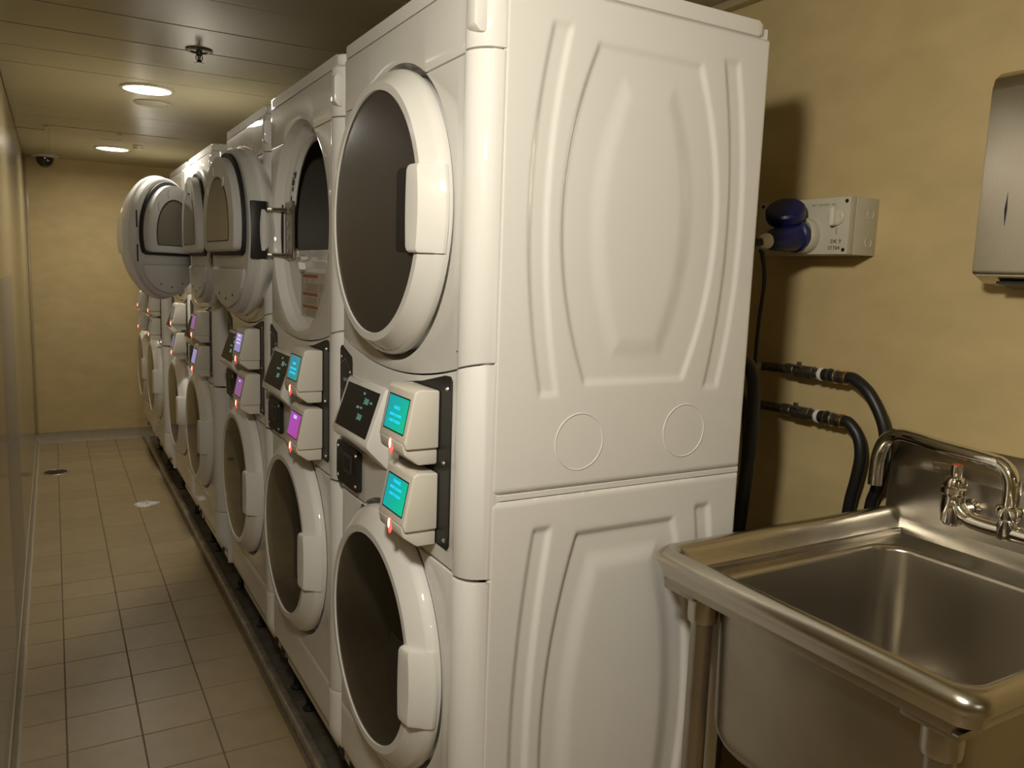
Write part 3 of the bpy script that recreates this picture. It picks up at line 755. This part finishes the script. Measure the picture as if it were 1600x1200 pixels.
for A, B in zip(rings, rings[1:]):
    for k in range(n): bm.faces.new((A[k], A[(k+1) % n], B[(k+1) % n], B[k]))
bmesh.ops.remove_doubles(bm, verts=bm.verts, dist=1e-5)
o = finish(bm, 'crumpled_paper', MWPAPER, None, 15); o.location = (-.136, 4.01, 0); tag(o, 'crumpled white scrap of paper lying on the aisle floor', 'paper')

# ---------------------------------------------------------------- socket box, plug, cables on the right wall
t = empty('socket_box', (1.08, .19, 1.595)); tag(t, 'grey wall-mounted power socket box with rotary switch and handwriting', 'socket box')
BX = -.100; YL0, YL1, ZL0, ZL1 = -.117, .150, -.063, .066
box('back_box', BX+.022, 0, YL0, YL1, ZL0, ZL1, MGREYP, t, .002, 2)
fc = box('front_cover', BX, BX+.021, YL0, YL1, ZL0, ZL1, MGREYP, t, .002, 2)
bm = bmesh.new()
for yy, zz in ((YL0+.010, .056), (YL0+.010, -.053), (YL1-.012, .056), (YL1-.012, -.053)): a_lathe(bm, [(0, .0006), (.0045, .0006), (.0045, -.001)], (BX, yy, zz), (-1, 0, 0), 12)
finish(bm, 'screw', MBLACK, fc)['kind'] = 'stuff'
kn = lathe('switch_dial', [(.021, 0), (.021, .003), (.018, .005), (0, .005)], (BX, -.083, .022), (-1, 0, 0), MGREYP, t, 36)
prism('switch_grip', rrect(-.089, -.077, .001, .043, .005), 'x', BX-.019, BX-.004, MREADER, kn, .002, 2)
lathe('knockout', [(.0095, 0), (.0105, .0012), (.0118, .0012), (.0125, 0)], (-.028, YL0, .030), (0, -1, 0), MGREYP, t, 24, cap=False)
lathe('knockout', [(.0095, 0), (.0105, .0012), (.0118, .0012), (.0125, 0)], (-.028, YL0, -.034), (0, -1, 0), MGREYP, t, 24, cap=False)
bm = bmesh.new(); a_box(bm, BX-.0006, BX+.001, -.0862, -.0842, -.018, -.003); finish(bm, 'dial_mark', MINK2, t)
text('handwriting', 'DK 9', .013, MINK, t, (BX-.0004, -.086, -.034), (0, -1, .0), (0, 0, 1))
text('handwriting', 'STT04', .012, MINK, t, (BX-.0004, -.082, -.049), (0, -1, .0), (0, 0, 1))
text('printed_line', 'IP67  220-250V  16A', .008, MINK2, t, (BX-.0004, -.045, .050), (0, -1, 0), (0, 0, 1))
lathe('socket_collar', [(.042, 0), (.042, .012), (.040, .020), (.036, .024), (.030, .020)], (BX, .000, -.020), (-1, 0, 0.1), MGREYP, t, 36)
# flip lid of the socket, opened upward
lidm = bmesh.new(); a_lathe(lidm, [(0, .008), (.026, .010), (.040, .009), (.0445, .004), (.0455, -.014), (.042, -.022), (0, -.022)], (0, 0, 0), (-.50, -.30, .81), 40)
bmesh.ops.translate(lidm, vec=(BX-.062, .012, .036), verts=lidm.verts)
finish(lidm, 'socket_lid', MBLUE, t)
t = empty('power_plug', (.955, .19, 1.575)); tag(t, 'blue industrial power plug pushed into the grey socket box', 'plug')
d = Vector((-1, .0, -.17)).normalized()
lathe('plug_body', [(.0, 0), (.037, 0), (.038, .014), (.034, .018), (.031, .05), (.024, .088), (.018, .100), (0, .100)], (0, 0, 0), d, MBLUE, t, 32)
e0 = d*.100
lathe('cable_gland', [(.017, 0), (.018, .004), (.016, .016), (.011, .024), (.009, .024)], e0, d, MTAPE, t, 20)
pw = Vector((.955, .19, 1.575))+d*.122
o = tube('power_cable', smooth_path([pw, pw+Vector((-.025, .015, -.012)), (.800, .27, 1.47), (.77, .31, 1.36), (.765, .32, 1.0), (.76, .32, .5), (.74, .32, .05)], 10), .0085, MRUBBER)
tag(o, 'thick black power cable running down from the blue plug behind the machine', 'cable')
o = tube('thin_cable', smooth_path([pw+Vector((.016, .012, -.020)), (.848, .184, 1.47), (.85, .193, 1.36), (.85, .197, 1.22), (.84, .205, .9), (.83, .22, .04)], 10), .005, MRUBBER)
tag(o, 'thin black cable hanging just right of the thick power cable', 'cable')
o = tube('drain_hose', smooth_path([(.63, .13, 1.31), (.72, .098, 1.29), (.75, .097, 1.20), (.75, .100, 1.05), (.745, .112, .8), (.74, .12, .4), (.74, .14, .03)], 10), .014, MRUBBER)
tag(o, 'fat black hose hanging close behind the nearest machine', 'hose')
o = tube('grey_hose', smooth_path([(.63, .20, 1.25), (.77, .165, 1.22), (.80, .155, 1.10), (.80, .165, .9), (.79, .19, .6), (.78, .2, .03)], 10), .011, MRUBBER)
tag(o, 'slimmer black hose looping behind the fat hose', 'hose')

def pipe_line(z0, x, label, ytip, seed):
    rr = random.Random(seed)
    t = empty('water_pipe', (x, .25, z0)); tag(t, label, 'pipe', 'water supply pipes')
    dz = .0
    # from behind the machine (y+) to the hose end (y-)
    tube('straight_pipe', [(0, .22, -.003), (0, .02, 0)], .0115, MPIPE, t)
    box('pipe_tag', -.0135, -.0115, .085, .130, -.010, .010, MLABEL, t)
    segs = [(.075, .045, .0150, MPIPE, 8), (.04, -.012, .0165, MPIPE, 6), (-.012, -.028, .013, MPIPE, 16), (-.030, -.040, .0165, MTAPE, 20), (-.040, -.056, .0150, MRUBBER, 20), (-.056, -.061, .0175, MPIPE, 20), (-.061, -.074, .0150, MRUBBER, 20), (-.074, -.079, .0175, MSCREW, 20), (-.079, -.100, .0155, MPIPE, 6), (-.100, -.108, .0165, MBRASS, 20), (-.108, -.118, .011, MBRASS, 16)]
    for a, b, r, m, n in segs:
        off = (ytip-.25+.118)
        lathe('pipe_fitting', [(0, 0), (r*.9, 0), (r, .0015), (r, abs(a-b)-.0015), (r*.9, abs(a-b)), (0, abs(a-b))], (0, a+off, 0), (0, -1, 0), m, t, n)
    bm = bmesh.new(); a_box(bm, -.016, -.006, .02+off, .05+off, .010, .015, .002); a_tube(bm, [(0, .035+off, .012), (0, .035+off, .022)], .006, 10)
    finish(bm, 'valve_lever', MPIPE, t)
    return t
pipe_line(1.247, 1.035, 'upper tarnished water pipe with brass fittings on the right wall', .070, 1)
pipe_line(1.144, 1.035, 'lower tarnished water pipe with brass fittings on the right wall', .070, 2)
o = tube('water_hose', smooth_path([(1.035, .085, 1.247), (1.035, .06, 1.246), (1.035, .015, 1.215), (1.040, -.022, 1.15), (1.045, -.028, 1.08), (1.05, -.012, 1.00), (1.058, .004, .95), (1.06, .01, .80), (1.06, .03, .55)], 10), .0140, MRUBBER)
tag(o, 'black rubber hose curving down from the upper water pipe behind the sink corner', 'hose', 'water hoses')
o = tube('water_hose', smooth_path([(1.035, .085, 1.144), (1.035, .065, 1.142), (1.038, .040, 1.115), (1.04, .030, 1.07), (1.045, .040, 1.01), (1.05, .054, .95), (1.055, .062, .86), (1.055, .065, .55)], 10), .0140, MRUBBER)
tag(o, 'black rubber hose curving down from the lower water pipe to behind the sink rim', 'hose', 'water hoses')

# ---------------------------------------------------------------- sink
SX0, SX1, SY0, SY1, SZ = .379, 1.055, -.632, -.054, .975
t = empty('utility_sink', ((SX0+SX1)/2, (SY0+SY1)/2, 0)); tag(t, 'stainless steel utility sink with rolled rim and splashback against the right wall', 'sink')
ox, oy = (SX0+SX1)/2, (SY0+SY1)/2
def rr3(x0, x1, y0, y1, r, z, n=8): return [Vector((p[0]-ox, p[1]-oy, z)) for p in rrect(x0, x1, y0, y1, r, n)]
# one shell: roll outside -> rim -> slope -> deck -> bowl -> outer bowl
bm = bmesh.new()
RB = .0185
loops = []
def add(off, z, r): loops.append(rr3(SX0-off, SX1, SY0-off, SY1+off, max(.004, r), z, 8))
add(.006, SZ-.050, .03); add(.010, SZ-.036, .03)
for k in range(9):
    a = math.radians(-40+k*27)   # roll from below outside, over the top
    add(RB*math.cos(a), SZ-RB+RB*math.sin(a), .034)
add(-.026, SZ-.030, .020); add(-.033, SZ-.047, .018)
for (d, z, r) in ((.036, SZ-.0500, .02),):
    loops.append(rr3(SX0+d, SX1-d*.5, SY0+d, SY1-d, r, z, 8))
BX0, BX1, BY0, BY1, BR = .440, .955, -.572, -.118, .065
loops.append(rr3(BX0-.010, BX1+.010, BY0-.010, BY1+.010, BR+.008, SZ-.053, 8))
for k in range(5):
    a = math.radians(90*k/4); loops.append(rr3(BX0-.008+.010*math.sin(a), BX1+.008-.010*math.sin(a), BY0-.008+.010*math.sin(a), BY1+.008-.010*math.sin(a), BR, SZ-.053-.010*(1-math.cos(a)), 8))
BZ = .60
loops.append(rr3(BX0+.006, BX1-.006, BY0+.006, BY1-.006, BR, BZ+.07, 8))
for k in range(1, 6):
    a = math.radians(90*k/5); loops.append(rr3(BX0+.006+.07*(1-math.cos(a)), BX1-.006-.07*(1-math.cos(a)), BY0+.006+.07*(1-math.cos(a)), BY1-.006-.07*(1-math.cos(a)), BR, BZ+.07-.07*math.sin(a), 8))
LV = [[bm.verts.new(p) for p in lp] for lp in loops]
for A, B in zip(LV, LV[1:]):
    n = len(A)
    for k in range(n): bm.faces.new((A[k], A[(k+1) % n], B[(k+1) % n], B[k]))
bm.faces.new(LV[-1])
finish(bm, 'basin', MSTEEL, t, 45)
# outer skin of the bowl
bm = bmesh.new(); g = .006
lo = [rr3(BX0-g, BX1+g, BY0-g, BY1+g, BR+g, SZ-.062, 8), rr3(BX0-g+.004, BX1+g-.004, BY0-g+.004, BY1+g-.004, BR+g, BZ+.06, 8)]
for k in range(1, 7):
    a = math.radians(90*k/6); q = .075*(1-math.cos(a)); lo.append(rr3(BX0-g+.004+q, BX1+g-.004-q, BY0-g+.004+q, BY1+g-.004-q, BR+g, BZ+.06-.072*math.sin(a), 8))
LV = [[bm.verts.new(p) for p in lp] for lp in lo]
for A, B in zip(LV, LV[1:]):
    n = len(A)
    for k in range(n): bm.faces.new((A[k], A[(k+1) % n], B[(k+1) % n], B[k]))
bm.faces.new(LV[-1]); finish(bm, 'bowl_outside', MSTEEL2, t, 40)
# folded channel under the rim
bm = bmesh.new()
a_box(bm, SX0-.004-ox, SX0+.030-ox, SY0+.02-oy, SY1-.02-oy, SZ-.066, SZ-.040, .003)
a_box(bm, SX0+.03-ox, SX1-.02-ox, SY0+.012-oy, SY0+.04-oy, SZ-.066, SZ-.040, .003)
a_box(bm, SX0+.03-ox, SX1-.02-ox, SY1-.04-oy, SY1-.012-oy, SZ-.066, SZ-.040, .003)
for cy in (SY0+.012, SY1-.092): a_prism(bm, [(SX0-.002-ox, cy-oy), (SX0+.09-ox, cy-oy), (SX0+.09-ox, cy+.08-oy), (SX0-.002-ox, cy+.08-oy)], 'z', SZ-.074, SZ-.062, .003)
finish(bm, 'rim_channel', MSTEEL2, t)
# splashback with sloped top
prism('splashback', [(SX1-.022-ox, SZ-.052), (SX1-.012-ox, SZ-.02), (SX1-.010-ox, 1.072), (SX1+.022-ox, 1.135), (SX1+.0245-ox, 1.135), (SX1+.0245-ox, SZ-.06)], 'y', SY0-.012-oy, SY1+.010-oy, MSTEEL, t, .002, 2)
for i, (lx, ly) in enumerate(((SX0+.052, SY1-.062), (SX0+.052, SY0+.062), (SX1-.06, SY1-.062), (SX1-.06, SY0+.062))):
    lg = lathe('leg', [(.0, .02), (.0205, .02), (.0205, SZ-.072)], (lx-ox, ly-oy, 0), (0, 0, 1), MSTEEL2, t, 28)
    lathe('leg_collar', [(.0205, SZ-.130), (.026, SZ-.128), (.0275, SZ-.118), (.0275, SZ-.070)], (lx-ox, ly-oy, 0), (0, 0, 1), MSTEEL, lg, 28, cap=False)
    lathe('foot', [(0, 0), (.024, 0), (.025, .006), (.019, .03), (0, .03)], (lx-ox, ly-oy, 0), (0, 0, 1), MBLACK, lg, 18)
lathe('drain', [(.046, .003), (.042, .004), (.038, .001), (.0, -.001)], (.70-ox, -.36-oy, BZ+.001), (0, 0, 1), MCHROME, t, 32, cap=False)
# faucet
t = empty('wall_faucet', (1.045, -.33, 1.025)); tag(t, 'chrome wall-mounted faucet with long swivel spout over the sink', 'faucet')
fxo = -.068   # body in front of the splashback
by = -.012
lathe('faucet_body', [(0, -.030), (.016, -.030), (.019, -.024), (.019, .008), (.023, .012), (.024, .020), (.024, .030), (.021, .034), (.013, .036)], (fxo, by, .0), (0, 0, 1), MCHROME, t, 28)
sp = [(fxo, by, .030), (fxo, by, .060), (fxo, by+.004, .088), (fxo+.001, by+.022, .107), (fxo+.002, by+.050, .113), (fxo+.010, by+.14, .118), (fxo+.018, by+.222, .123), (fxo+.021, by+.255, .121), (fxo+.022, by+.280, .108), (fxo+.0225, by+.294, .084), (fxo+.0225, by+.300, .055), (fxo+.0225, by+.301, .000)]
tube('spout', smooth_path(sp, 8), .0150, MCHROME, t, 24)
for s, nm, col in ((1, 'hot_valve', MREDX), (-1, 'cold_valve', MBLUE)):
    dy = by+s*.108
    v = lathe(nm, [(0, -.036), (.016, -.036), (.0205, -.030), (.0225, .0), (.0205, .024), (.0255, .029), (.0255, .040), (.022, .043), (.022, .052), (.018, .060), (.010, .064), (.010, .072), (0, .072)], (fxo, dy, .004), (0, 0, 1), MCHROME, t, 24)
    tube('arm', smooth_path([(fxo, by+s*.012, -.016), (fxo, by+s*.045, -.016), (fxo, by+s*.075, -.012), (fxo, by+s*.095, .004), (fxo, dy, .02)], 6), .0150, MCHROME, v, 18)
    tube('inlet', [(fxo, dy, -.006), (.030, dy, -.006)], .012, MCHROME, v, 18)
    lathe('wall_flange', [(.012, .034), (.020, .030), (.028, .014), (.030, 0)], (.030, dy-.0, -.006), (-1, 0, 0), MCHROME, v, 30, cap=False)
    bm = bmesh.new(); a_lathe(bm, [(0, .012), (.010, .012), (.011, .008), (.011, -.004), (0, -.004)], (fxo, dy, .078), (0, 0, 1), 12)
    finish(bm, 'handle_hub', MCHROME, v)
    lathe('index_button', [(.0075, .012), (.0075, .014), (0, .0145)], (fxo, dy, .078), (0, 0, 1), col, v, 14)
    bm = bmesh.new(); a_prism(bm, [(0, -.006), (.030, -.008), (.050, -.005), (.054, 0), (.050, .004), (.03, .006), (0, .006)], 'y', -.004, .004, .0015, 1)
    ang = math.radians(88 if s > 0 else 200)
    bmesh.ops.rotate(bm, matrix=Matrix.Rotation(ang, 3, 'Z'), verts=bm.verts)
    bmesh.ops.translate(bm, vec=(fxo, dy, .082), verts=bm.verts)
    finish(bm, 'lever', MCHROME, v)

# ---------------------------------------------------------------- paper towel dispenser
t = empty('paper_towel_dispenser', (1.08, -.36, 1.49)); tag(t, 'stainless steel paper towel dispenser on the right wall above the sink', 'dispenser')
prism('body', [(0, 0), (-.02, -.020), (-.075, -.012), (-.110, .004), (-.112, .010), (-.112, .345), (-.106, .365), (-.088, .378), (0, .382)], 'y', -.155, .137, MDISP, t, .0015, 1)
prism('towel_mouth', [(-.030, -.0185), (-.090, -.0095), (-.090, -.014), (-.030, -.023)], 'y', -.13, .10, MBLACK, t)
prism('viewing_slot', [(.085, .092), (.0880, .122), (.085, .154), (.0832, .122)], 'x', -.1128, -.111, MBLACK, t)
box('lock_plate', -.113, -.1115, -.145, .127, .0375*0+.0, .0015, MSCREW, t)
